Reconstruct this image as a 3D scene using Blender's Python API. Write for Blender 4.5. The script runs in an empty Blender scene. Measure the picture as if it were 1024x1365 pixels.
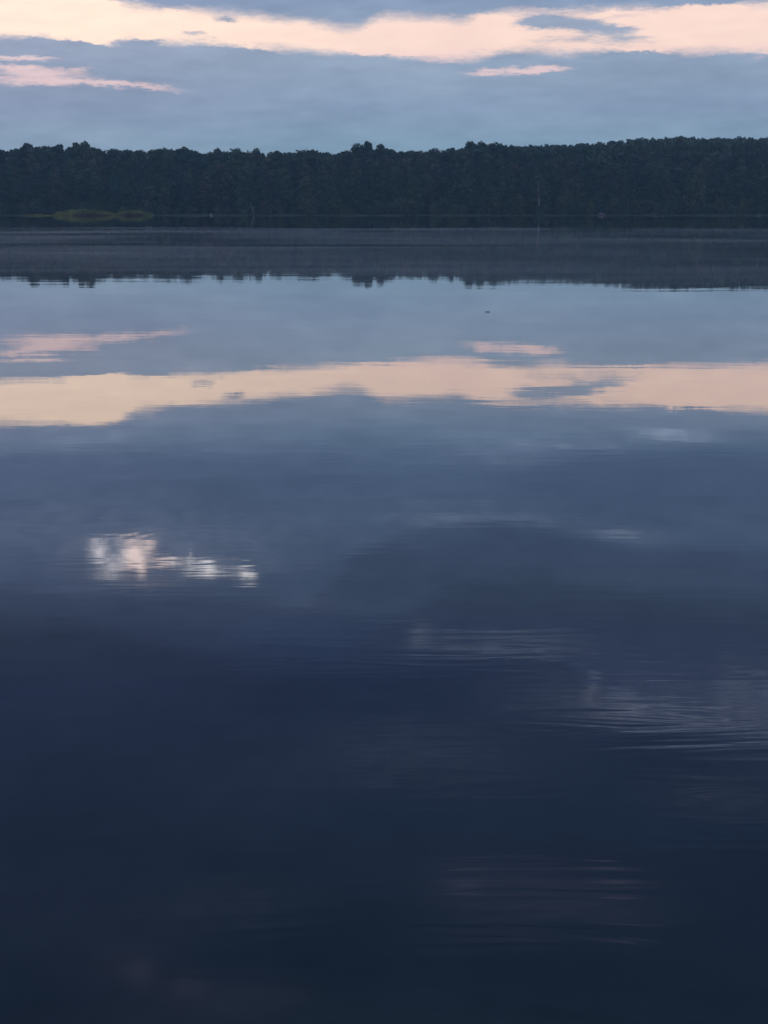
import bpy, math, random
import numpy as np
from mathutils import Vector
rad = math.radians
S = bpy.context.scene
C = S.collection

# ------------------------------------------------------------------ camera
HC = 1.05                      # eye height above the water
F = 1900.0                    # focal length in photo pixels (1024 x 1365)
PITCH = rad(11.87)
cam_d = bpy.data.cameras.new('camera'); cam = bpy.data.objects.new('camera', cam_d); C.objects.link(cam)
cam.location = (0, 0, HC); cam.rotation_euler = (rad(90) - PITCH, 0, 0)
cam_d.sensor_fit = 'VERTICAL'; cam_d.sensor_height = 24.0; cam_d.sensor_width = 18.0
cam_d.lens = F / 1365.0 * 24.0
cam_d.clip_start = 0.05; cam_d.clip_end = 5000
S.camera = cam

def direction(px, py):
    x = (px - 512) / F; v = (682.5 - py) / F
    st, ct = math.sin(PITCH), math.cos(PITCH)
    d = Vector((x, v * st + ct, v * ct - st)); d.normalize(); return d
def azel(px, py):             # bearing and height above the horizon, degrees
    d = direction(px, py)
    return math.degrees(math.atan2(d.x, d.y)), math.degrees(math.asin(d.z))
def mirror(px, py):           # the sky direction that a point of the calm water mirrors
    a, e = azel(px, py); return a, -e
def on_water(px, py):
    d = direction(px, py); t = HC / -d.z
    return d.x * t, d.y * t
def at_dist(px, Y):           # world x of photo column px at distance Y (near the horizon)
    d = direction(px, 285); return d.x / d.y * Y

S.view_settings.view_transform = 'Standard'; S.view_settings.look = 'None'
S.view_settings.exposure = 0.0; S.view_settings.gamma = 1.0
S.render.engine = 'CYCLES'
cy = S.cycles
cy.use_denoising = True; cy.max_bounces = 6; cy.glossy_bounces = 3; cy.diffuse_bounces = 2
cy.volume_bounces = 0; cy.transmission_bounces = 2; cy.transparent_max_bounces = 4
cy.use_adaptive_sampling = True; cy.adaptive_threshold = 0.004
cy.sample_clamp_indirect = 4

# ------------------------------------------------------------------ node helper
class G:
    def __init__(s, tree): s.t = tree; s.n = tree.nodes; s.l = tree.links
    def put(s, sock, v):
        if hasattr(v, 'links') or isinstance(v, bpy.types.NodeSocket): s.l.new(v, sock)
        else: sock.default_value = v
    def m(s, op, a, b=None, c=None, clamp=False):
        n = s.n.new('ShaderNodeMath'); n.operation = op; n.use_clamp = clamp
        s.put(n.inputs[0], a)
        if b is not None: s.put(n.inputs[1], b)
        if c is not None: s.put(n.inputs[2], c)
        return n.outputs[0]
    def v(s, op, a, b=None, c=None):
        n = s.n.new('ShaderNodeVectorMath'); n.operation = op
        s.put(n.inputs[0], a)
        if b is not None: s.put(n.inputs[1], b)
        if c is not None: s.put(n.inputs[2], c)
        return n.outputs['Value'] if op in ('DOT_PRODUCT', 'LENGTH', 'DISTANCE') else n.outputs[0]
    def xyz(s, a, b, c=0.0):
        n = s.n.new('ShaderNodeCombineXYZ'); s.put(n.inputs[0], a); s.put(n.inputs[1], b); s.put(n.inputs[2], c)
        return n.outputs[0]
    def sep(s, a):
        n = s.n.new('ShaderNodeSeparateXYZ'); s.put(n.inputs[0], a); return n.outputs
    def step(s, x, a, b, lo=0.0, hi=1.0, kind='SMOOTHSTEP'):
        n = s.n.new('ShaderNodeMapRange'); n.interpolation_type = kind
        s.put(n.inputs['Value'], x); s.put(n.inputs['From Min'], a); s.put(n.inputs['From Max'], b)
        s.put(n.inputs['To Min'], lo); s.put(n.inputs['To Max'], hi)
        return n.outputs[0]
    def noise(s, vec, scale, detail=4, rough=0.55, dist=0.0, color=False):
        n = s.n.new('ShaderNodeTexNoise'); s.put(n.inputs['Vector'], vec)
        n.inputs['Scale'].default_value = scale; n.inputs['Detail'].default_value = detail
        n.inputs['Roughness'].default_value = rough; n.inputs['Distortion'].default_value = dist
        return n.outputs['Color'] if color else n.outputs['Fac']
    def mix(s, f, a, b, kind='MIX'):
        n = s.n.new('ShaderNodeMix'); n.data_type = 'RGBA'; n.blend_type = kind; n.clamp_factor = True
        s.put(n.inputs[0], f)
        for k, v in ((6, a), (7, b)):
            if isinstance(v, tuple) and len(v) == 3: v = (*v, 1)
            s.put(n.inputs[k], v)
        return n.outputs[2]
    def ramp(s, x, pts, interp='LINEAR'):
        n = s.n.new('ShaderNodeValToRGB'); s.put(n.inputs[0], x); r = n.color_ramp; r.interpolation = interp
        while len(r.elements) < len(pts): r.elements.new(0.5)
        for e, (p, c) in zip(r.elements, pts): e.position = p; e.color = (*c, 1)
        return n.outputs[0]
    def curve(s, x, pts, x0, x1, y0, y1):     # piecewise curve y(x) through pts, any range
        n = s.n.new('ShaderNodeFloatCurve'); n.inputs['Factor'].default_value = 1.0
        s.put(n.inputs['Value'], s.step(x, x0, x1, kind='LINEAR'))
        cv = n.mapping.curves[0]
        q = [((a - x0) / (x1 - x0), (b - y0) / (y1 - y0)) for a, b in pts]
        q = sorted((min(max(a, 0), 1), min(max(b, 0), 1)) for a, b in q)
        while len(cv.points) < len(q): cv.points.new(0.5, 0.5)
        for p, (a, b) in zip(cv.points, q): p.location = (a, b); p.handle_type = 'AUTO_CLAMPED'
        n.mapping.update()
        return s.m('MULTIPLY_ADD', n.outputs[0], y1 - y0, y0)

# ------------------------------------------------------------------ sky: dusk cloud over a low NISHITA sky
SUN_EL, SUN_AZ = rad(4), rad(150)      # made-up bearing, low behind the camera
W = bpy.data.worlds.new('World'); S.world = W; W.use_nodes = True
g = G(W.node_tree); g.n.clear()
sky = g.n.new('ShaderNodeTexSky'); sky.sky_type = 'NISHITA'; sky.sun_disc = False
sky.sun_elevation = SUN_EL; sky.sun_rotation = SUN_AZ
tc = g.n.new('ShaderNodeTexCoord')
d = g.v('NORMALIZE', tc.outputs['Generated']); sx = g.sep(d)
R2D = 57.29578
az0 = g.m('MULTIPLY', g.m('ARCTAN2', sx[0], sx[1]), R2D)
el0 = g.m('MAXIMUM', g.m('MULTIPLY', g.m('ARCSINE', sx[2]), R2D), 0.0)
P0 = g.xyz(az0, el0)
# ragged edges: two scales of warp, stretched sideways
w1 = g.noise(g.v('MULTIPLY', P0, (0.22, 0.9, 1)), 1.0, 5, 0.6, color=True)
w2 = g.noise(g.v('MULTIPLY', P0, (1.6, 5.0, 1)), 1.0, 4, 0.6, color=True)
wv = g.v('ADD', g.v('MULTIPLY', g.v('SUBTRACT', w1, (0.5, 0.5, 0.5)), (1.6, 0.55, 0)),
         g.v('MULTIPLY', g.v('SUBTRACT', w2, (0.5, 0.5, 0.5)), (0.35, 0.22, 0)))
P = g.v('ADD', P0, wv); sp = g.sep(P); az, el = sp[0], sp[1]
wf = g.v('MULTIPLY', g.v('SUBTRACT', w2, (0.5, 0.5, 0.5)), (0.5, 0.36, 0))
wg = g.v('MULTIPLY', g.v('SUBTRACT', w1, (0.5, 0.5, 0.5)), (0.7, 0.24, 0))
w4 = g.noise(g.v('MULTIPLY', P0, (5.0, 15.0, 1)), 1.0, 4, 0.65, color=True)
wh = g.v('MULTIPLY', g.v('SUBTRACT', w4, (0.5, 0.5, 0.5)), (0.30, 0.20, 0))
Q = g.v('ADD', g.v('ADD', P0, wh), g.v('ADD', wf, wg)); sq = g.sep(Q)          # finer warp for the traced cloud edges

up_px = [(x, y, 'R') for x, y in ((-60, 566), (0, 567), (60, 567), (125, 566))] + \
        [(x, y, 'D') for x, y in ((160, 1), (200, 8), (250, 12), (300, 17), (340, 21), (370, 24), (410, 27), (430, 31), (462, 35), (480, 33), (497, 26), (518, 20), (540, 21), (580, 24), (612, 25), (640, 17), (700, 13), (760, 13), (850, 10), (940, 6), (1024, 2), (1090, 0))]
lo_px = ((-60, 44), (0, 47), (60, 51), (112, 56), (135, 60), (165, 53), (215, 55), (255, 58), (330, 63), (400, 67), (470, 72), (540, 76), (600, 81), (638, 79), (668, 72), (710, 69), (745, 72), (790, 68), (850, 67), (900, 69), (980, 71), (1024, 72), (1090, 73))
ups = [(mirror if k == 'R' else azel)(x, y) for x, y, k in up_px]
los = [azel(x, y) for x, y in lo_px]
e_up = g.curve(sq[0], ups, -18, 18, 5, 10)
e_lo = g.curve(sq[0], los, -18, 18, 5, 10)
wid = g.step(az0, -30, 30)
ws = g.step(g.noise(g.v('MULTIPLY', P0, (0.33, 0.9, 1)), 1.0, 2), 0.36, 0.64, 0.05, 0.34)
ws2 = g.step(g.noise(g.v('MULTIPLY_ADD', P0, (0.30, 0.9, 1), (7, 3, 0)), 1.0, 2), 0.36, 0.64, 0.06, 0.42)
band = g.m('MULTIPLY', g.step(g.m('SUBTRACT', sq[1], e_lo), g.m('MULTIPLY', ws, -0.9), ws),
           g.step(g.m('SUBTRACT', e_up, sq[1]), g.m('MULTIPLY', ws2, -0.7), ws2))

def blobs(lst, vec):
    acc = None
    for a, e, sa, se, amp in lst:
        q = g.v('MULTIPLY_ADD', vec, (1 / sa, 1 / se, 0), (-a / sa, -e / se, 0))
        k = g.m('POWER', 0.367879, g.v('DOT_PRODUCT', q, q))
        acc = g.m('MULTIPLY', k, amp) if acc is None else g.m('MULTIPLY_ADD', k, amp, acc)
    return acc
def B(px, py, w, h, amp, refl=True):
    a, e = (mirror if refl else azel)(px, py); return (a, e, w * 0.0302, h * 0.0302, amp)

# grey wisps lying across the pale band
wisp = blobs([B(705, 29, 22, 7, 1.3, 0), B(735, 28, 26, 8.5, 1.5, 0), B(770, 33, 28, 7.5, 1.5, 0), B(800, 38, 26, 6, 1.2, 0), B(826, 42, 22, 6, .85, 0), B(846, 37, 16, 3, .5, 0), B(848, 52, 22, 7, .75, 0), B(815, 53, 22, 6, .6, 0),
              B(775, 52, 20, 5, .65, 0), B(735, 53, 26, 4, .55, 0), B(720, 61, 30, 4, .55, 0), B(800, 60, 40, 4, .35, 0), B(780, 18, 60, 3.5, .35, 0), B(300, 25, 20, 4, 1.1, 0), B(256, 44, 20, 3.6, 1.0, 0),
              B(290, 53, 24, 3.4, .5, 0), B(905, 52, 12, 3, .35, 0), B(840, 22, 40, 4, .3, 0), B(1008, 55, 10, 3, .3, 0),
              B(650, 72, 26, 4, .4, 0), B(385, 34, 12, 3, .4, 0), B(700, 14, 40, 2.5, .3, 0)], Q)
band = g.m('MULTIPLY', band, g.step(g.m('ADD', wisp, g.m('MULTIPLY', g.m('SUBTRACT', g.noise(g.v('MULTIPLY', P0, (1.1, 6, 1)), 1.0, 6, 0.65), 0.5), 1.7)), 0.12, 1.35, 1.0, 0.06))
# pink openings inside the lower cloud
gap = blobs([B(45, 101, 70, 11, .30, 0), B(18, 78, 60, 3.4, 1.15, 0), B(20, 91, 66, 3.2, .95, 0), B(62, 97, 46, 3.4, .9, 0), B(25, 107, 55, 6.5, .85, 0), B(95, 108, 48, 5.5, .85, 0),
             B(150, 111, 30, 3.5, .75, 0), B(198, 115, 42, 4, .95, 0), B(240, 121, 24, 2.5, .5, 0), B(690, 95, 52, 4.5, 1.05, 0), B(728, 91, 34, 4, .9, 0),
             B(640, 96, 22, 4, .6, 0), B(746, 112, 8, 3, .28, 0), B(860, 116, 60, 4, .16, 0), B(340, 130, 30, 3, .12, 0), B(1012, 76, 12, 6, .5, 0),
             B(100, 92, 16, 2, .5, 0)], Q)
pgate = g.step(gap, 0.05, 0.35)
n3 = g.noise(g.v('MULTIPLY', P0, (1.1, 8.0, 1)), 1.0, 6, 0.65)
gap = g.step(g.m('ADD', gap, g.m('MULTIPLY', g.m('SUBTRACT', n3, 0.5), 1.6)), 0.15, 1.35)
pink = g.m('MAXIMUM', band, g.m('MULTIPLY', g.m('MULTIPLY', gap, pgate), 0.85))

# cloud base colour, by height
e01 = g.step(el0, 0, 50, kind='LINEAR')
base = g.ramp(e01, [(0.0, (.19, .31, .43)), (0.05, (.21, .325, .45)), (0.08, (.25, .335, .485)), (0.12, (.30, .38, .515)), (0.15, (.275, .355, .51)),
                    (0.175, (.20, .30, .47)), (0.19, (.145, .23, .41)), (0.30, (.125, .195, .36)), (0.37, (.092, .150, .360)),
                    (0.50, (.091, .160, .345)), (0.60, (.076, .146, .300)), (0.66, (.12, .20, .37)), (0.78, (.36, .55, .88)), (1.0, (.60, .86, 1.25))])  # overhead, out of view, the sky is brightened to light the trees
base = g.mix(1.0, base, g.ramp(e01, [(0.0, (1.30, 1.30, 1.27)), (0.08, (1.27, 1.27, 1.24)), (0.16, (1.13, 1.13, 1.12)), (0.19, (1.0, 1.0, 1.0)), (0.45, (.93, .93, .94))]), 'MULTIPLY')
n4 = g.noise(g.v('MULTIPLY', P0, (0.10, 0.30, 1)), 1.0, 6, 0.55)
base = g.mix(1.0, base, g.ramp(n4, [(0.25, (.80, .82, .84)), (0.5, (1, 1, 1)), (0.75, (1.22, 1.17, 1.12))]), 'MULTIPLY')
n5 = g.noise(g.v('MULTIPLY', P0, (0.5, 2.2, 1)), 1.0, 5, 0.6)
base = g.mix(1.0, base, g.ramp(n5, [(0.3, (.90, .91, .92)), (0.7, (1.09, 1.08, 1.07))]), 'MULTIPLY')
base = g.mix(1.0, base, g.mix(g.step(az0, -16, 1), (1.10, .995, 1.0), (1.0, 1.0, 1.0)), 'MULTIPLY')
rt = blobs([B(1000, 630, 210, 62, .30), B(790, 655, 120, 30, .12)], P)
base = g.mix(g.m('MINIMUM', rt, 1.0), base, (.03, .06, .17))
# darker masses of cloud higher up
Pd = g.v('ADD', P, wf); sd_ = g.sep(Pd)
for pts, w_, amt in (
    ([(-60, 770), (60, 783), (150, 786), (230, 788), (330, 790), (400, 798), (440, 772), (480, 735), (540, 707), (640, 694), (720, 698), (790, 716), (860, 724), (950, 726), (1090, 730)], .55, .17),
    ([(-60, 805), (60, 812), (200, 822), (330, 850), (420, 868), (520, 822), (570, 795), (650, 764), (720, 756), (800, 770), (900, 790), (1090, 800)], .7, .16),
    ([(-60, 835), (150, 842), (350, 880), (480, 885), (560, 883), (640, 877), (720, 875), (780, 905), (860, 962), (940, 988), (1090, 1008)], .6, .20)):
    ed = g.curve(sd_[0], [mirror(a, b) for a, b in pts], -18, 18, 10, 25)
    base = g.mix(1.0, base, g.step(g.m('SUBTRACT', sd_[1], ed), -.35 * w_, w_, 1.0, 1 - amt), 'MULTIPLY')
# pale thin cloud higher up, seen only in the water
pale = blobs([B(420, 600, 260, 26, .20), B(730, 590, 110, 16, .5), B(690, 612, 60, 10, .45), B(860, 576, 80, 7, .6), B(905, 578, 34, 4.5, 1.7), B(750, 592, 60, 5, .6), B(95, 590, 34, 10, .5), B(158, 583, 22, 8, .55),
              B(585, 692, 70, 10, .6), B(720, 694, 70, 8, .4), B(830, 711, 50, 7, 1.2), B(610, 680, 120, 20, .3), B(120, 700, 150, 40, .35), B(240, 735, 170, 40, .75), B(420, 800, 60, 10, .3),
              B(562, 848, 18, 16, .9), B(640, 862, 90, 12, .8), B(720, 858, 80, 12, .6), B(790, 918, 11, 14, 1.3), B(835, 945, 32, 9, 1.9), B(905, 957, 90, 12, .8), B(950, 972, 80, 8, 1.1),
              B(880, 930, 170, 46, .55), B(790, 945, 100, 18, .45), B(1010, 940, 60, 50, 1.0), B(960, 1060, 80, 24, .4), B(560, 1010, 160, 40, .35),
              B(300, 1205, 120, 30, .25)], P)
pn = g.noise(g.v('MULTIPLY', P0, (0.8, 2.2, 1)), 1.0, 4, 0.6)
pale = g.m('MULTIPLY', pale, g.step(pn, 0.3, 0.7, 0.45, 1.35))
col = g.v('ADD', base, g.v('MULTIPLY', g.xyz(pale, pale, pale), (.105, .115, .135)))
warm = blobs([B(190, 1300, 26, 16, 1.3), B(250, 1318, 34, 16, 1.3), B(160, 1280, 70, 30, .7), B(340, 1330, 70, 20, .55), B(240, 1345, 120, 24, .45), B(620, 1182, 30, 16, 1.2), B(822, 1186, 34, 9, 2.2), B(840, 1236, 45, 8, 1.4),
              B(720, 1195, 140, 36, 1.0), B(640, 1250, 90, 14, .5)], P)
col = g.v('ADD', col, g.v('MULTIPLY', g.xyz(warm, warm, warm), (.046, .037, .046)))
# the bright broken opening mirrored left of centre, and a small one to the right
glow = blobs([B(130, 735, 12, 12, 1.0), B(150, 752, 14, 10, .6), B(178, 738, 15, 15, 1.25), B(188, 756, 8, 12, .9), B(199, 728, 10, 10, .8), B(140, 768, 24, 8, .55), B(160, 721, 40, 6, .42),
              B(230, 748, 20, 4.5, 1.0), B(262, 756, 18, 6, .9), B(280, 760, 12, 10, 1.0), B(254, 742, 4, 7, .7), B(325, 766, 11, 9, 1.25), B(338, 770, 7, 7, .8), B(303, 762, 12, 4, .45),
              B(205, 776, 44, 8, .30), B(165, 745, 46, 22, .42), B(285, 758, 50, 10, .38), B(212, 748, 16, 8, .45)], Q)
gn = g.noise(g.v('MULTIPLY', P0, (3.4, 5.4, 1)), 1.0, 6, 0.7)
gsoft = g.m('MULTIPLY', glow, 0.26)
ggate = g.step(glow, 0.04, 0.40)
glow = g.step(g.m('ADD', glow, g.m('MULTIPLY', g.m('SUBTRACT', gn, 0.5), 1.25)), 0.18, 1.9)
glow = g.m('MULTIPLY_ADD', g.m('MULTIPLY', glow, ggate), 1.32, gsoft)
gcol = g.mix(g.step(az0, -11.0, -10.3), (1.0, .90, .88), (1.12, .83, .68))
gcol = g.mix(g.step(az0, -9.3, -7.8), gcol, (1.0, .92, .86))
col = g.v('ADD', col, g.v('MULTIPLY', g.xyz(glow, glow, glow), gcol))
# the pale band itself: cream on the left, pinker to the right
pk = g.mix(g.step(az0, -12, 3), (1.38, 1.05, .83), (1.22, .89, .75))
pk = g.mix(g.step(el0, 5.4, 6.3), (1.12, .80, .77), pk)
pk = g.mix(1.0, pk, g.ramp(n5, [(0.3, (.95, .94, .96)), (0.7, (1.04, 1.04, 1.03))]), 'MULTIPLY')
col = g.mix(g.m('MULTIPLY', pink, 0.97), col, pk)
# fade to the plain dusk sky outside the part of the sky this view and its mirror see
bg1 = g.n.new('ShaderNodeBackground'); g.put(bg1.inputs[0], col); bg1.inputs[1].default_value = 1.0
bg2 = g.n.new('ShaderNodeBackground'); g.put(bg2.inputs[0], sky.outputs[0]); bg2.inputs[1].default_value = 0.004
ad = g.n.new('ShaderNodeAddShader'); g.l.new(bg1.outputs[0], ad.inputs[0]); g.l.new(bg2.outputs[0], ad.inputs[1])
wo = g.n.new('ShaderNodeOutputWorld'); g.l.new(ad.outputs[0], wo.inputs[0])
W.cycles.sampling_method = 'MANUAL'; W.cycles.sample_map_resolution = 2048

# weak fill lamp added behind the camera to give the crowns form
sd = bpy.data.lights.new('fill_sun', 'SUN'); sd.energy = 0.06; sd.angle = rad(15); sd.color = (1, .86, .78)
fill_sun = bpy.data.objects.new('fill_sun', sd); C.objects.link(fill_sun)
sv = Vector((math.sin(SUN_AZ) * math.cos(SUN_EL), math.cos(SUN_AZ) * math.cos(SUN_EL), math.sin(SUN_EL)))
fill_sun.rotation_euler = sv.to_track_quat('Z', 'Y').to_euler()

# ------------------------------------------------------------------ mesh helpers
def mesh_np(name, verts, faces):
    me = bpy.data.meshes.new(name)
    verts = np.asarray(verts, np.float32); faces = np.asarray(faces, np.int32); n = faces.shape[1]
    me.vertices.add(len(verts)); me.vertices.foreach_set('co', verts.ravel())
    me.loops.add(faces.size); me.loops.foreach_set('vertex_index', faces.ravel())
    me.polygons.add(len(faces)); me.polygons.foreach_set('loop_start', np.arange(len(faces), dtype=np.int32) * n)
    me.update(calc_edges=True); me.validate()
    return me
def quads_mesh(name, q):      # q (N,4,3)
    q = np.asarray(q, np.float32); return mesh_np(name, q.reshape(-1, 3), np.arange(q.shape[0] * 4).reshape(-1, 4))
MC = {}
def link(name, me, mat, parent=None):
    if me is not None and mat and me.materials and me.materials[0] != mat:
        key = (me.name, mat.name)
        if key not in MC:
            MC[key] = me.copy(); MC[key].materials.clear()
        me = MC[key]
    o = bpy.data.objects.new(name, me)
    if me is not None and mat and not me.materials: me.materials.append(mat)
    C.objects.link(o)
    if parent: o.parent = parent
    return o
def tag(o, label=None, cat=None, group=None, kind=None):
    if label: o['label'] = label
    if cat: o['category'] = cat
    if group: o['group'] = group
    if kind: o['kind'] = kind
    return o
def tube(pts, radii, sides=7):
    V, Fc = [], []
    for i, p in enumerate(pts):
        p = Vector(p); a = Vector(pts[max(i - 1, 0)]); b = Vector(pts[min(i + 1, len(pts) - 1)])
        t = (b - a).normalized(); u = t.orthogonal().normalized(); w = t.cross(u)
        for k in range(sides):
            th = 2 * math.pi * k / sides
            V.append(p + (u * math.cos(th) + w * math.sin(th)) * radii[i])
    for i in range(len(pts) - 1):
        for k in range(sides):
            Fc.append((i * sides + k, i * sides + (k + 1) % sides, (i + 1) * sides + (k + 1) % sides, (i + 1) * sides + k))
    return [tuple(v) for v in V], Fc
def tubes(name, lst, sides=7):
    V, Fc = [], []
    for pts, r in lst:
        v, f = tube(pts, r, sides); o = len(V); V += v; Fc += [tuple(i + o for i in q) for q in f]
    me = mesh_np(name, V, Fc)
    for p in me.polygons: p.use_smooth = True
    return me

# ------------------------------------------------------------------ materials
def new_mat(name):
    m = bpy.data.materials.new(name); m.use_nodes = True; k = G(m.node_tree); k.n.clear()
    out = k.n.new('ShaderNodeOutputMaterial'); return m, k, out
def principled(k, out, color, rough=0.8, spec=0.2):
    b = k.n.new('ShaderNodeBsdfPrincipled'); k.put(b.inputs['Base Color'], color if not isinstance(color, tuple) else (*color, 1))
    b.inputs['Roughness'].default_value = rough; b.inputs['Specular IOR Level'].default_value = spec
    k.l.new(b.outputs[0], out.inputs[0]); return b
def leaf_mat(name, tones):
    m, k, out = new_mat(name)
    oi = k.n.new('ShaderNodeObjectInfo'); geo = k.n.new('ShaderNodeNewGeometry')
    n = len(tones)
    c = k.ramp(oi.outputs['Random'], [(i / (n - 1), t) for i, t in enumerate(tones)])
    nz = k.noise(geo.outputs['Position'], 0.22, 5, 0.6)
    c = k.mix(1.0, c, k.ramp(nz, [(0.33, (.45, .50, .56)), (0.66, (1.6, 1.5, 1.35))]), 'MULTIPLY')
    isl = k.ramp(geo.outputs['Random Per Island'], [(0, (.86, .86, .87)), (1, (1.15, 1.15, 1.13))])
    c = k.mix(1.0, c, isl, 'MULTIPLY')
    principled(k, out, c, 0.75, 0.15); return m
def plain_mat(name, c1, c2, scale, rough=0.9):
    m, k, out = new_mat(name); t = k.n.new('ShaderNodeTexCoord')
    nz = k.noise(t.outputs['Object'], scale, 5, 0.6)
    principled(k, out, k.ramp(nz, [(0.3, c1), (0.7, c2)]), rough, 0.15); return m
M_leaf = leaf_mat('foliage', [(0.062, 0.106, 0.067), (0.032, 0.068, 0.054), (0.079, 0.119, 0.072), (0.099, 0.087, 0.072), (0.037, 0.081, 0.067), (0.071, 0.101, 0.060), (0.049, 0.076, 0.069)])
M_pine = leaf_mat('needles', [(0.039, 0.064, 0.048), (0.048, 0.073, 0.050)])
M_shrub = leaf_mat('shrub_leaves', [(0.070, 0.101, 0.050), (0.091, 0.112, 0.059), (0.059, 0.084, 0.048)])
M_hill = leaf_mat('far_foliage', [(0.067, 0.098, 0.062), (0.070, 0.101, 0.062)])
M_bark = plain_mat('bark', (.035, .030, .026), (.085, .075, .065), 3)
M_pale = plain_mat('pale_bark', (.24, .235, .23), (.42, .41, .40), 2)
M_red = plain_mat('reddish_bark', (.24, .13, .115), (.36, .21, .18), 2)
M_dead = plain_mat('weathered_wood', (.22, .21, .21), (.36, .35, .35), 2)
M_faint = plain_mat('grey_bark', (.08, .075, .07), (.14, .13, .125), 2)
M_sedge = leaf_mat('sedge', [(.27, .31, .11), (.31, .32, .12), (.28, .29, .11)])
M_stem = leaf_mat('reddish_stems', [(.15, .10, .075), (.17, .11, .08)])
M_grass = plain_mat('shore_grass', (.09, .12, .085), (.19, .21, .15), 0.08)
M_mud = plain_mat('mud', (.03, .025, .02), (.06, .05, .04), 0.6)
M_rock = plain_mat('granite', (.22, .21, .21), (.45, .43, .43), 1.5)
M_rockp = plain_mat('pinkish_granite', (.12, .085, .10), (.20, .15, .17), 1.2)
M_earth = plain_mat('forest_floor', (.025, .028, .018), (.05, .05, .03), 0.05)

# ------------------------------------------------------------------ water
m, k, out = new_mat('lake_water'); M_water = m
geo = k.n.new('ShaderNodeNewGeometry'); pos = geo.outputs['Position']; ps = k.sep(pos); X, Y = ps[0], ps[1]
P2 = k.xyz(X, Y)
def zone(px, py, wx, wy):     # soft patch of water round a point; half-widths in metres
    x, y = on_water(px, py)
    q = k.v('MULTIPLY_ADD', P2, (1 / wx, 1 / wy, 0), (-x / wx, -y / wy, 0))
    return k.m('POWER', 0.367879, k.v('DOT_PRODUCT', q, q))
def waves(sx_, sy_, scale, detail, amp, rough=0.5, dist=0.0):
    n = k.noise(k.v('MULTIPLY', P2, (sx_, sy_, 1)), scale, detail, rough, dist)
    return k.m('MULTIPLY', n, amp)
calm = k.noise(k.v('MULTIPLY', P2, (0.10, 0.30, 1)), 1.0, 3, 0.5)
h = waves(2.2, 6.0, 1.0, 2.0, 0.00022)
h = k.m('MULTIPLY', h, k.step(calm, 0.35, 0.65, 0.45, 1.5))
h = k.m('ADD', h, waves(0.5, 1.3, 1.0, 1.0, 0.0009))
# ripples where a breath of air touches the surface
z1 = zone(930, 945, .62, .75); z2 = zone(760, 1205, .42, .16); z3 = zone(225, 748, .75, .42); z4 = zone(640, 865, .6, .35); z5 = zone(900, 1090, .55, .30); z6 = zone(330, 1180, .5, .3)
rz = k.m('ADD', k.m('ADD', k.m('MULTIPLY', z1, 1.0), k.m('MULTIPLY', z2, 0.9)), k.m('ADD', k.m('MULTIPLY', z3, .38), k.m('MULTIPLY_ADD', z4, .35, k.m('MULTIPLY_ADD', z5, .6, k.m('MULTIPLY_ADD', z6, .25, 0.06)))))
h = k.m('ADD', h, k.m('MULTIPLY', waves(1.5, 9.0, 1.0, 1.6, 0.00040, 0.55, 2.0), rz))
# small rings spreading from where fish rise
def rings(px, py, lam, r, amp):
    x, y = on_water(px, py)
    dist = k.v('DISTANCE', P2, (x, y, 0))
    s = k.m('SINE', k.m('MULTIPLY', dist, 2 * math.pi / lam))
    e = k.m('DIVIDE', k.m('SUBTRACT', dist, r), lam * 1.6)
    return k.m('MULTIPLY', k.m('MULTIPLY', s, k.m('POWER', 0.367879, k.m('MULTIPLY', e, e))), amp)
h = k.m('ADD', h, rings(170, 690,   .075, 1.05, .000003))
h = k.m('ADD', h, rings(262, 728, .06, .26, .000012))
bump = k.n.new('ShaderNodeBump'); bump.inputs['Strength'].default_value = 1.0; bump.inputs['Distance'].default_value = 1.0
k.l.new(h, bump.inputs['Height'])
fr = k.n.new('ShaderNodeFresnel'); fr.inputs['IOR'].default_value = 1.33; k.l.new(bump.outputs[0], fr.inputs['Normal'])
R = k.m('POWER', fr.outputs[0], 0.70)
g0 = k.n.new('ShaderNodeBsdfGlossy'); g0.inputs['Roughness'].default_value = 0.0; g0.inputs['Color'].default_value = (1, 1, 1, 1); k.l.new(bump.outputs[0], g0.inputs['Normal'])
g1 = k.n.new('ShaderNodeBsdfGlossy'); g1.inputs['Roughness'].default_value = 0.36; g1.inputs['Color'].default_value = (1, 1, 1, 1)
# faintly ruffled lanes of water on the far half of the lake
lanes = k.noise(k.v('MULTIPLY', P2, (0.045, 0.050, 1)), 1.0, 5, 0.55, 0.6)
fine = k.noise(k.v('MULTIPLY', P2, (0.07, 0.35, 1)), 1.0, 4, 0.6, 0.3)
far_edge = k.m('MULTIPLY_ADD', lanes, 24.0, 92.0)
ruf = k.m('MULTIPLY', k.step(Y, 9.0, 30.0), k.step(k.m('SUBTRACT', far_edge, Y), -3.0, 8.0))
ruf = k.m('MULTIPLY', ruf, k.m('MULTIPLY', k.step(lanes, 0.33, 0.65, 0.1, 1.2), k.step(fine, 0.3, 0.7, 0.6, 1.3)))
ms = k.n.new('ShaderNodeMixShader'); k.put(ms.inputs[0], k.m('MULTIPLY', ruf, 0.155)); k.l.new(g0.outputs[0], ms.inputs[1]); k.l.new(g1.outputs[0], ms.inputs[2])
body = k.n.new('ShaderNodeBsdfDiffuse'); body.inputs[0].default_value = (.010, .016, .020, 1)
mx = k.n.new('ShaderNodeMixShader'); k.put(mx.inputs[0], R); k.l.new(body.outputs[0], mx.inputs[1]); k.l.new(ms.outputs[0], mx.inputs[2])
k.l.new(mx.outputs[0], out.inputs[0])

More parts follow.
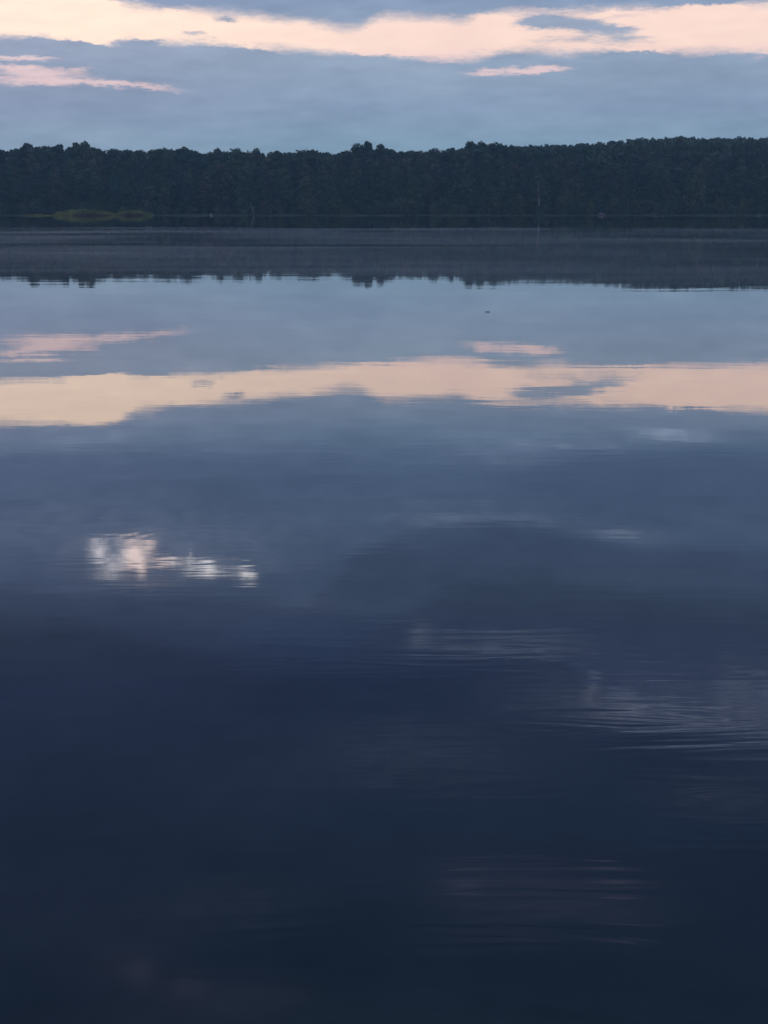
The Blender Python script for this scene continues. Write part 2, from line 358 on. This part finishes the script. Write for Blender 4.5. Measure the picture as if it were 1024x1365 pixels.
ys = [-55, 0, 60, 200, 400, 540]; xs = [-1250, -400, 0, 400, 1250]
V = [(x, y, 0) for y in ys for x in xs]; n = len(xs)
Fc = [(j * n + i, j * n + i + 1, (j + 1) * n + i + 1, (j + 1) * n + i) for j in range(len(ys) - 1) for i in range(n - 1)]
tag(link('lake_water', mesh_np('lake_water', V, Fc), M_water), kind='structure')

# ------------------------------------------------------------------ ground: lake bed, far bank and the hill
sil = [(-100, 195), (0, 195), (20, 195), (30, 191), (60, 191), (75, 193), (85, 197), (95, 192), (108, 191), (118, 191), (126, 197), (150, 197), (180, 198), (200, 199), (215, 196), (240, 196), (250, 196), (262, 201),
       (290, 202), (300, 200), (320, 199), (330, 202), (345, 200), (355, 203), (370, 202), (400, 200), (425, 199), (440, 201), (455, 203), (470, 198), (490, 197), (515, 196), (530, 199), (560, 199), (600, 199), (618, 199),
       (622, 191), (640, 192), (665, 192), (690, 196), (720, 194), (760, 193), (800, 190), (830, 187), (860, 183), (880, 184), (910, 181), (930, 182), (960, 183), (985, 181), (1024, 182), (1150, 181)]
sa = [azel(x, y) for x, y in sil]
SA = np.array([a for a, e in sa]); SE = np.array([math.tan(rad(e)) for a, e in sa])
def skyline(x, y): return HC + y * np.interp(math.degrees(math.atan2(x, y)), SA, SE)
def sm(t): t = np.clip(t, 0, 1); return t * t * (3 - 2 * t)
def shore(x): return 500 + 2.2 * np.sin(x * .045) + 1.3 * np.sin(x * .17 + 1)
SEc = np.convolve(np.pad(SE, 3, 'edge'), np.ones(7) / 7, 'valid')
def ground(x, y):
    x = np.asarray(x, float); y = np.asarray(y, float)
    a = np.degrees(np.arctan2(x, np.maximum(y, 1)))
    crest = HC + 820 * np.interp(a, SA, SEc) - 11.5
    crest = 4 + (crest - 4) * sm((a - 0.6) / 2.6)
    t = sm((y - 545) / 275.0)
    back = sm((y - 860) / 300.0)
    z = -1.6 + 1.8 * sm((y - shore(x) + 6) / 9.0) + 2.6 * sm((y - shore(x)) / 50)
    z = z + (crest - 3.5) * t * (1 - .6 * back) * (a < 90)
    # the near bank behind the camera
    z = z + 2.4 * sm((-2 - y) / 6)
    return z
gy = np.concatenate([np.arange(-60, 0, 6), np.arange(0, 480, 40), np.arange(480, 560, 3), np.arange(560, 900, 14), np.arange(900, 981, 20)])
gx = np.arange(-1270, 1271, 10.0)
GX, GY = np.meshgrid(gx, gy); GZ = ground(GX, GY)
V = np.stack([GX, GY, GZ], -1).reshape(-1, 3); n = len(gx)
J, I = np.meshgrid(np.arange(len(gy) - 1), np.arange(n - 1), indexing='ij'); b0 = (J * n + I).ravel()
Fc = np.stack([b0, b0 + 1, b0 + n + 1, b0 + n], 1)
me = mesh_np('ground', V, Fc); me.polygons.foreach_set('use_smooth', np.ones(len(Fc), bool))
tag(link('ground', me, M_earth), kind='structure')

# ------------------------------------------------------------------ trees
def leafquads(rs, cen, nrm, size):
    """one slightly folded quad per centre; cen (N,3), nrm (N,3)"""
    N = len(cen); nrm = nrm + rs.normal(0, .55, (N, 3)); nrm /= np.linalg.norm(nrm, axis=1)[:, None]
    t = np.cross(nrm, rs.normal(0, 1, (N, 3))); t /= np.linalg.norm(t, axis=1)[:, None]; b = np.cross(nrm, t)
    s = size * rs.uniform(.6, 1.35, (N, 1)); s2 = s * rs.uniform(.45, .9, (N, 1))
    return np.stack([cen - t * s, cen - b * s2 + nrm * s * .15, cen + t * s, cen + b * s2 - nrm * s * .1], 1)
def crown_leafy(seed, Hh=20.0, Wd=4.6, low=.18, nlobe=17, nleaf=1900, size=.42, top=1.0):
    rs = np.random.RandomState(seed); Q = []
    lob = []
    for i in range(nlobe):
        t = low + (1 - low) * (i + .5) / nlobe
        env = Wd * math.sin(math.pi * min(1, (.30 + .70 * (t - low) / (1 - low)))) ** .55 * (1.0 if t < .9 else .7)
        a = i * 2.4 + rs.uniform(-.5, .5); rr = env * rs.uniform(.3, .72) * (1 - .55 * max(0, t - .8) / .2)
        R_ = Wd * rs.uniform(.28, .48) * (1.0 if t < .72 else .85)
        z = min(Hh * t, Hh * top - R_ * .55)
        lob.append((rr * math.cos(a), rr * math.sin(a), z, R_, R_ * rs.uniform(.6, .8)))
    tot = sum(l[3] ** 2 for l in lob)
    for x, y, z, r, rz_ in lob:
        n_ = int(nleaf * r * r / tot); u = rs.normal(0, 1, (n_, 3)); u[:, 2] = u[:, 2] * .9 + .15; u /= np.linalg.norm(u, axis=1)[:, None]
        rr = rs.uniform(.68, 1.15, (n_, 1)) + (rs.uniform(0, 1, (n_, 1)) < .06) * rs.uniform(0, .35, (n_, 1)); c = np.array([x, y, z]) + u * rr * np.array([r, r, rz_])
        Q.append(leafquads(rs, c, u + np.array([0, 0, .35]), size))
    return np.concatenate(Q), lob
def crown_pine(seed, Hh=20.0, Wd=2.8, nleaf=1300, size=.36, ragged=.35):
    rs = np.random.RandomState(seed); N = nleaf
    t = rs.uniform(0, 1, N) ** 1.25; tier = np.floor(t * 15) / 15; t2 = tier + rs.normal(.02, .012, N)
    z = Hh * (.14 + .86 * t2); wr = Wd * (1 - t2) ** .8 * (1 + ragged * np.sin(tier * 47)) + .15
    a = rs.uniform(0, 2 * math.pi, N); sec = np.floor(a * 2.2) ; r = wr * rs.uniform(.15, 1, N) ** .6 * (.8 + .3 * np.sin(sec * 5.1 + tier * 31))
    c = np.stack([r * np.cos(a), r * np.sin(a), z - r * .28], 1)
    u = np.stack([np.cos(a) * .5, np.sin(a) * .5, np.ones(N)], 1)
    return leafquads(rs, c, u, size), None
def trunk_mesh(name, lob, Hh=20.0, r0=.30, seed=0):
    rs = random.Random(seed); w = lambda z: (math.sin(z * .3 + seed) * .25, math.cos(z * .23 + seed) * .2)
    zs = [-.6, 0, Hh * .15, Hh * .35, Hh * .6, Hh * .88]; pts = [(w(z)[0] * z / Hh, w(z)[1] * z / Hh, z) for z in zs]
    L = [(pts, [r0 * 1.5, r0 * 1.2, r0, r0 * .8, r0 * .5, r0 * .12])]
    for l in (lob or [])[2::3]:
        z0 = max(l[2] - 2.2, 1.5); a = (w(z0)[0] * z0 / Hh, w(z0)[1] * z0 / Hh, z0)
        L.append(([a, ((a[0] + l[0]) / 2, (a[1] + l[1]) / 2, z0 + 1.0), (l[0], l[1], l[2])], [r0 * .35, r0 * .25, .04]))
    return tubes(name, L, 6)

leafy, pines, shrubs, birches = [], [], [], []
shapes = [(4.6, .10, 17, 1.0), (5.2, .20, 19, .98), (3.9, .14, 15, 1.0), (4.9, .22, 16, .97), (4.2, .12, 18, 1.0), (5.6, .18, 20, .98), (3.6, .18, 15, 1.0), (4.7, .16, 21, .99)]
for i, (wd, lo_, nl, tp) in enumerate(shapes):
    q, lob = crown_leafy(11 + i, 20, wd, lo_, nl, 2300, .42, tp)
    leafy.append((quads_mesh('crown', q), trunk_mesh('trunk', lob, 20, .30, i)))
for i in range(3):
    q, _ = crown_pine(50 + i, 20, 2.6 + .4 * i, 1500, .36)
    pines.append((quads_mesh('crown', q), trunk_mesh('trunk', None, 20, .26, i)))
for i in range(5):
    q, lob = crown_leafy(70 + i, 4, 2.3 + .35 * i, .12, 9, 620, .26)
    shrubs.append((quads_mesh('foliage', q), trunk_mesh('stem', lob, 4, .08, i)))
for i in range(2):
    q, lob = crown_leafy(90 + i, 20, 3.0, .42, 12, 1100, .36)
    birches.append((quads_mesh('crown', q), trunk_mesh('trunk', lob, 20, .26, i)))

rnd = random.Random(5)
def plant(name, proto, mats, x, y, height, base_h, width=1.0, label=None, cat='tree', group=None, parts=('crown', 'trunk')):
    e = bpy.data.objects.new(name, None); C.objects.link(e); e.empty_display_size = 1
    e.location = (x, y, float(ground(x, y)) - .05); s = height / base_h
    e.scale = (s * width, s * width, s); e.rotation_euler = (0, 0, rnd.uniform(0, 6.28))
    link(parts[0], proto[0], mats[0], e); link(parts[1], proto[1], mats[1], e)
    tag(e, label, cat, group); return e

marks = [(-250, 'the far left end'), (178, 'the sedge islets'), (338, 'the leaning snag'), (490, 'the central dome'), (655, 'the flat-topped clump'), (718, 'the split trunk'), (801, 'the pinkish boulder'), (924, 'the pale bush')]
ordn = 'first second third fourth fifth sixth seventh eighth ninth tenth eleventh twelfth thirteenth fourteenth fifteenth sixteenth seventeenth eighteenth nineteenth twentieth'.split()
seen = {}
def where(px, key):           # counts along the bank from the nearest landmark to the left
    m_ = [t for p_, t in marks if px >= p_] or ['the far left end']; m_ = m_[-1]
    c = seen.get((key, m_), 0); seen[(key, m_)] = c + 1
    side = 'from' if m_ == 'the far left end' else 'right of'
    return '%s %s %s' % (ordn[min(c, 19)], side, m_)
rows = [('front', 509, 6.4, .50, .74), ('second', 518, 6.6, .68, .86), ('third', 530, 6.4, .84, .94), ('skyline', 543, 4.9, .97, 1.0)]
specials = [488, 108, 655, 640, 672, 632]
for ri, (rn, y0, spc, f0, f1) in enumerate(rows):
    x = -165 + ri * 1.7
    while x < 168:
        xx = x + rnd.uniform(-1.6, 1.6); y = y0 + rnd.uniform(-2.5, 2.5); px = 512 + F * (xx / y) * 1.022
        x += spc * rnd.uniform(.82, 1.2)
        topz = float(skyline(xx, y)); right = float(sm((px - 690) / 160))
        topz = topz * (1 - right) + right * (HC + y * .0405)
        hh = (topz - float(ground(xx, y))) * rnd.uniform(f0, f1)
        pine = rnd.random() < (.05 if ri < 3 else .03)
        w = rnd.uniform(.85, 1.15) if ri < 3 else rnd.uniform(.95, 1.45)
        if pine:
            plant('pine_tree', rnd.choice(pines), (M_pine, M_bark), xx, y, hh * rnd.uniform(.95, 1.03), 20.0, 1.0,
                  'narrow dark conifer of the %s row, %s' % (rn, where(px, 'c' + rn)), 'conifer', 'conifers in the %s row of the far wood' % rn)
        else:
            plant('leafy_tree', rnd.choice(leafy), (M_leaf, M_bark), xx, y, hh, 20.0, w,
                  'dark leafy tree of the %s row, %s' % (rn, where(px, 't' + rn)), 'tree', 'leafy trees in the %s row of the far wood' % rn)
# trees that stand out on the skyline: photo column, top row, distance, shape, width, label
for px, py, Yd, kind, idx, w, lab in [
    (490, 187.5, 546, 'L', 3, .92, 'tallest leafy tree left of centre, its dome standing clear of the treeline'),
    (476, 193, 544, 'L', 0, .95, 'leafy tree forming the lower left shoulder of the tall central dome'),
    (507, 193, 545, 'L', 2, 1.0, 'small-topped leafy tree just right of the tall central dome'),
    (105, 190, 545, 'L', 6, .95, 'left half of the twin-topped clump rising above the treeline at left'),
    (117, 189.5, 546, 'L', 4, .85, 'right half of the twin-topped clump rising above the treeline at left'),
    (84, 193, 545, 'L', 2, .9, 'small leafy tree between gaps of sky left of the twin-topped clump'),
    (40, 190.5, 545, 'L', 1, .8, 'broad leafy tree rising above the treeline near the far left end'),
    (248, 195.5, 544, 'L', 5, .85, 'rounded leafy tree on the skyline midway from twin-topped clump to snag'),
    (292, 198.5, 545, 'L', 4, .8, 'narrow leafy tree standing up from the low skyline left of the snag'),
    (316, 198, 545, 'L', 7, 1.0, 'wide low dome-crowned tree on the skyline above the snag'),
    (343, 199, 545, 'L', 0, .75, 'smaller dome-crowned tree on the skyline just right of the snag'),
    (370, 201, 545, 'L', 6, .95, 'little flat-topped tree in the low dip of the skyline'),
    (603, 197, 548, 'L', 6, .8, 'faint thin-topped tree left of the flat-topped raised clump'),
    (626, 189.5, 546, 'L', 2, 1.1, 'leafy tree at the steep left end of the flat-topped raised clump'),
    (641, 189, 547, 'L', 4, .7, 'highest tree of the flat-topped raised clump right of centre'),
    (659, 191, 547, 'L', 0, .75, 'middle tree of the flat-topped raised clump right of centre'),
    (680, 193, 547, 'L', 3, .7, 'leafy tree sloping down at the right end of the flat-topped clump'),
    (577, 197.5, 546, 'P', 0, .9, 'pointed conifer on the skyline between central dome and flat-topped clump'),
    (332, 198.5, 546, 'P', 1, .5, 'thin spire of a conifer between the two domes above the snag')]:
    xx = at_dist(px, Yd); d_ = direction(px, py); top = HC + Yd * d_.z / d_.y
    hgt = (top - float(ground(xx, Yd))) * 1.0
    if kind == 'L': plant('leafy_tree', leafy[idx], (M_leaf, M_bark), xx, Yd, hgt, 20.0, w, lab, 'tree')
    else: plant('pine_tree', pines[idx], (M_pine, M_bark), xx, Yd, hgt, 20.0, w, lab, 'conifer')
# pale-stemmed birches at the wood's edge
for px, Yd, hh, lab in [(444, 503.5, 14.5, 'birch with a short pale stem showing left of the central dome'), (262, 504, 13.0, 'birch with a faint grey stem left of the leaning snag'),
                   (831, 504, 13, 'slender birch with faint pale stem above the pinkish boulder'), (888, 504, 14, 'slender birch with faint pale stem at the right, nearest the hill'),
                   (770, 504, 9, 'short pale-leaved birch between the split trunk and the pinkish boulder')]:
    plant('birch_tree', rnd.choice(birches), (M_shrub, {444: M_faint, 831: M_faint, 888: M_faint}.get(px, M_bark)), at_dist(px, Yd), Yd, hh, 20.0, .8, lab, 'birch')

# pale split trunk, reddish toward its broken top
e = bpy.data.objects.new('dead_tree', None); C.objects.link(e); xx = at_dist(718, 500.9); e.location = (xx, 500.9, float(ground(xx, 500.9)))
link('lower_trunk', tubes('lower_trunk', [([(0, 0, -.5), (.05, 0, 3), (0, 0, 6.2)], [.22, .17, .15]), ([(0, 0, 4.5), (.5, 0, 5.6)], [.06, .02])], 7), M_pale, e)
link('upper_trunk', tubes('upper_trunk', [([(0, 0, 6.2), (-.12, 0, 8.5), (-.3, 0, 11.2), (-.42, 0, 12.0)], [.145, .13, .10, .03]), ([(-.1, 0, 8.2), (.5, .1, 9.3)], [.06, .02])], 7), M_red, e)
tag(e, 'tall bare trunk, pale below and reddish above, in front of dark wood', 'dead tree')
# leaning snag at the waterline
xx = at_dist(338, 498.4); e = bpy.data.objects.new('snag', None); C.objects.link(e); e.location = (xx, 498.4, -.2)
link('trunk', tubes('trunk', [([(0, 0, -.6), (.0, 0, 1.0), (-.35, 0, 2.4), (-.95, 0, 3.9), (-1.1, 0, 4.5)], [.20, .17, .13, .09, .02])], 7), M_dead, e)
link('branch', tubes('branch', [([(-.3, 0, 2.3), (.25, 0, 3.1), (.4, 0, 3.5)], [.07, .05, .02])], 6), M_dead, e)
link('branch', tubes('branch', [([(-.7, 0, 3.2), (-1.4, .1, 3.5)], [.05, .015])], 6), M_dead, e)
tag(e, 'pale leaning dead trunk standing at the far waterline', 'dead tree')

# shrubs along the bank
x = -160
while x < 162:
    y = float(shore(x)) + rnd.uniform(1.2, 4.5); px = 512 + F * (x / y) * 1.022
    plant('shrub', rnd.choice(shrubs), (M_shrub if rnd.random() < .35 else M_leaf, M_bark), x, y, rnd.uniform(2.2, 6.0), 4.0, rnd.uniform(.8, 1.1),
          'low dark shrub on the far bank, %s' % where(px, 's'), 'shrub', 'shrubs along the far bank', parts=('foliage', 'stem'))
    x += rnd.uniform(2.6, 5.2)
for px, hh, lab in [(690, 7.5, 'paler bushy shrub at the waterline left of the pale split trunk'), (755, 8.5, 'pale upright bush right of the pale split trunk'), (924, 12, 'paler leafy bush standing before the wood under the hill'),
                    (990, 5.5, 'low pale bush on the bank near the right end')]:
    xx = at_dist(px, 503); plant('shrub', shrubs[2], (M_shrub, M_bark), xx, 503, hh, 4.0, .62, lab, 'shrub', parts=('foliage', 'stem'))

# thicket filling the space under the crowns
for i in range(60):
    xx = -168 + i * 5.7 + rnd.uniform(-1.5, 1.5); yy_ = 514 + rnd.uniform(0, 5)
    plant('shrub', shrubs[i % 5], (M_leaf, M_bark), xx, yy_, rnd.uniform(7, 11), 4.0, .95, 'tall undergrowth bush beneath the trees, %s' % where(512 + F * xx / yy_ * 1.022, 'u'), 'shrub', 'undergrowth beneath the trees', parts=('foliage', 'stem'))
for px, hh, lab in [(719, 3.6, 'small bush hiding the foot of the pale split trunk'), (445, 8.5, 'tall bush hiding the foot of the birch left of the central dome'), (832, 4, 'bush at the foot of the slender birch above the pinkish boulder'), (889, 4, 'bush at the foot of the slender birch nearest the hill')]:
    plant('shrub', shrubs[0], (M_leaf, M_bark), at_dist(px, 500.0 if px == 719 else 501.5), 500.0 if px == 719 else 501.5, hh, 4.0, .9, lab, 'shrub', parts=('foliage', 'stem'))

# far wooded hill: one mass
rs = np.random.RandomState(3); Q = []
lowproto = []
for i in range(6):
    q, _ = crown_leafy(200 + i, 14, 4.6, .06, 11, 520, .62); lowproto.append(q)
for i in range(2):
    q, _ = crown_pine(220 + i, 14, 2.2, 320, .5); lowproto.append(q)
yy = 556.0
while yy < 850:
    a0, a1 = rad(-1.5), rad(18.5)
    x = yy * math.tan(a0)
    spc = 5.2 if yy < 600 else 6.0
    if yy < 700: x = yy * math.tan(rad(-17))
    while x < yy * math.tan(a1):
        a = math.degrees(math.atan2(x, yy))
        if a > -1 or yy < 600:
            p = lowproto[rs.randint(7)]; s = rs.uniform(.82, 1.02); th = rs.uniform(0, 6.28); c, s_ = math.cos(th), math.sin(th)
            gz = float(ground(x, yy)); X_ = x + rs.uniform(-2, 2)
            q = p * s * np.array([.95, .95, 1])
            Hmax = float(skyline(X_, yy)) - gz
            if yy < 600:
                k_ = (Hmax - rs.uniform(.1, 1.2)) / q[..., 2].max(); q = q * np.array([1.15, 1.15, 1]) * np.array([1, 1, k_])
            if Hmax > 8:
                if q[..., 2].max() > Hmax + 1.2: q = q * ((Hmax + rs.uniform(-.4, .8)) / q[..., 2].max())
                Q.append(np.stack([q[..., 0] * c - q[..., 1] * s_ + X_, q[..., 0] * s_ + q[..., 1] * c + yy, q[..., 2] + gz], -1))
        x += spc * rs.uniform(.8, 1.2)
    yy += 11 if yy > 600 else 6
tag(link('hill_wood', quads_mesh('hill_wood', np.concatenate(Q)), M_hill), 'dense dark wood covering the low hill that rises behind the right-hand trees', 'wood', kind='stuff')

# ------------------------------------------------------------------ bank grass and sedge islets
def blades(rs, xs_, ys_, zs_, hs, width, lean=.18):
    N = len(xs_); th = rs.uniform(0, math.pi, N); dx, dy = np.cos(th) * width, np.sin(th) * width
    b = np.stack([xs_, ys_, zs_], 1); L = rs.normal(0, lean, (N, 2)) * hs[:, None]
    t = b + np.stack([L[:, 0], L[:, 1], hs], 1); w = np.stack([dx, dy, 0 * dx], 1)
    return np.stack([b - w, b + w, t + w * .35, t - w * .35], 1)
rs = np.random.RandomState(8); N = 26000
gxs = rs.uniform(-165, 165, N); gys = shore(gxs) + rs.uniform(-1.4, 1.6, N)
dens = .5 + .5 * np.sin(gxs * .21 + np.sin(gxs * .07) * 3)
gh = (.22 + .45 * dens * rs.uniform(.5, 1, N)) * rs.uniform(.6, 1.1, N)
q = blades(rs, gxs, gys, np.maximum(ground(gxs, gys), -.05), gh, .09)
tag(link('bank_grass', quads_mesh('bank_grass', q), M_grass), 'thin strip of greyish grass along the far waterline', 'grass', kind='stuff')

def islet(x0, x1, Y, hmax, seed, label, red=(.35, .9), peak=.5):
    rs = np.random.RandomState(seed); cx = (x0 + x1) / 2; Wd = (x1 - x0) / 2
    e = bpy.data.objects.new('sedge_islet', None); C.objects.link(e); e.location = (cx, Y, 0)
    def prof(u): return np.clip(np.cos(np.clip((u - (peak - .5) * .6), -1, 1) * math.pi / 2), 0, 1) ** .55
    N = int(620 * Wd); u = rs.uniform(-1, 1, N); yy_ = rs.uniform(-1, 1, N) * 2.6 * np.sqrt(1 - u * u * .9)
    hh_ = hmax * (prof(u) * rs.uniform(.55, 1.0, N) + .10) * (1 + .12 * np.sin(u * 17 + seed))
    q = blades(rs, u * Wd, yy_, np.zeros(N), hh_, .10, .22); link('sedge_leaves', quads_mesh('sedge_leaves', q), M_sedge, e)
    N = int(90 * Wd); u = np.clip(rs.normal((red[0] + red[1]) / 2, (red[1] - red[0]) * .28, N), .05, .97) * 2 - 1; yy_ = -2.6 * np.sqrt(1 - u * u * .9) + rs.uniform(-.5, .2, N)
    q = blades(rs, u * Wd, yy_, np.zeros(N), hmax * .48 * rs.uniform(.1, 1, N) * prof(u), .10, .15); link('stems', quads_mesh('stems', q), M_stem, e)
    n1, n2 = 26, 8; V = []
    for j in range(n2 + 1):
        for i in range(n1):
            th = 2 * math.pi * i / n1; r = j / n2
            V.append((Wd * 1.01 * r * math.cos(th), 2.9 * r * math.sin(th) * (1 + .1 * math.sin(3 * th)), .14 * (1 - r * r) - .12 * r ** 4 - .02))
    Fc = [(j * n1 + i, j * n1 + (i + 1) % n1, (j + 1) * n1 + (i + 1) % n1, (j + 1) * n1 + i) for j in range(n2) for i in range(n1)]
    link('mud_bank', mesh_np('mud_bank', V, Fc), M_mud, e)
    tag(e, label, 'sedge')
Yi = 470
islet(at_dist(66, Yi), at_dist(152, Yi), Yi, 1.85, 1, 'larger yellow-green sedge islet with a reddish foot in front of the left wood', (.45, .98), .62)
islet(at_dist(146, Yi + 2), at_dist(204, Yi + 2), Yi + 2, 1.55, 2, 'smaller yellow-green sedge islet at the right end of the pair', (.3, .75), .62)
islet(at_dist(30, Yi), at_dist(68, Yi), Yi, .42, 3, 'flat low strip of brownish sedge left of the larger islet', (.1, .9))

# ------------------------------------------------------------------ boulders, floating leaves and added glints
def boulder(px, Y, w, hgt, mat, seed, label):
    import bmesh
    from mathutils import noise
    bm = bmesh.new(); bmesh.ops.create_icosphere(bm, subdivisions=3, radius=1)
    for v in bm.verts:
        k_ = 1 + .28 * noise.noise(v.co * 1.3 + Vector((seed, 0, 0))) + .10 * noise.noise(v.co * 4 + Vector((seed, 3, 0)))
        v.co = Vector((v.co.x * w * k_, v.co.y * w * .7 * k_, max(v.co.z, -.5) * hgt * k_))
    me = bpy.data.meshes.new('boulder'); bm.to_mesh(me); bm.free()
    o = link('boulder', me, mat); o.location = (at_dist(px, Y), Y, hgt * .3); tag(o, label, 'boulder')
boulder(281.5, 497.5, .48, .55, M_rock, 1, 'small pale grey boulder at the waterline left of the leaning snag')
boulder(801, 498.5, 1.15, .75, M_rockp, 5, 'dull pinkish boulder on the far bank right of the pale split trunk')
boulder(1012, 498, .6, .35, M_rock, 8, 'low grey boulder at the waterline near the right end')

M_float = plain_mat('pale_leaf_or_glint', (.16, .15, .11), (.30, .28, .22), 20, .4)
M_fl2 = plain_mat('dark_leaf', (.02, .02, .02), (.05, .045, .04), 20, .5)
def leaf_or_glint(px, py, L_, mat, rot, label):
    x, y = on_water(px, py); V, Fc = [], []; nn = 9
    for i in range(nn):
        t = i / (nn - 1); wv_ = L_ * .30 * math.sin(math.pi * (t * .96 + .02)) ** .8; z = .003 + L_ * .05 * (2 * t - 1) ** 2
        for s in (-1, 0, 1): V.append(((t - .5) * L_, s * wv_, z + (L_ * .03 if s else 0)))
    for i in range(nn - 1):
        for s in (0, 1): Fc.append((i * 3 + s, i * 3 + s + 1, (i + 1) * 3 + s + 1, (i + 1) * 3 + s))
    me = mesh_np('leaf_or_glint', V, Fc); o = link('leaf_or_glint', me, mat); o.location = (x, y, 0); o.rotation_euler = (0, 0, rot)
    sol = o.modifiers.new('solid', 'SOLIDIFY'); sol.thickness = .003
    tag(o, label, 'leaf')
leaf_or_glint(650, 416, .055, M_fl2, .2, 'small dark curled leaf floating alone on the smooth reflected sky')
leaf_or_glint(595, 328.6, .24, M_float, .1, 'pale curled leaf floating on the dark water below the central treeline')
leaf_or_glint(776, 318.5, .42, M_float, .1, 'leftmost of the leaf-shaped pale glints set on the dark water at right')  # from here on, pale leaf meshes stand in for glints on ripples
leaf_or_glint(832, 319, .26, M_float, -.1, 'middle leaf-shaped pale glint set on the dark water at right')
leaf_or_glint(861, 319, .34, M_float, .0, 'rightmost leaf-shaped pale glint set on the dark water at right')
leaf_or_glint(878, 303, .6, M_float, .0, 'far leaf-shaped pale glint set beyond the others at right')

# ------------------------------------------------------------------ evening haze over the lake
import bmesh
bm = bmesh.new(); bmesh.ops.create_cube(bm, size=1)
for v in bm.verts: v.co = Vector((v.co.x * 2700, (v.co.y + .5) * 1100 - 90, -3.5 + (v.co.z + .5) * 76))
me = bpy.data.meshes.new('haze'); bm.to_mesh(me); bm.free()
m, k, out = new_mat('haze'); pv = k.n.new('ShaderNodeVolumePrincipled')
pv.inputs['Color'].default_value = (.55, .80, 1.0, 1); pv.inputs['Density'].default_value = 0.00038; pv.inputs['Anisotropy'].default_value = 0.0
k.l.new(pv.outputs[0], out.inputs['Volume'])
tag(link('haze', me, m), 'thin bluish evening haze over the lake', 'haze', kind='stuff')
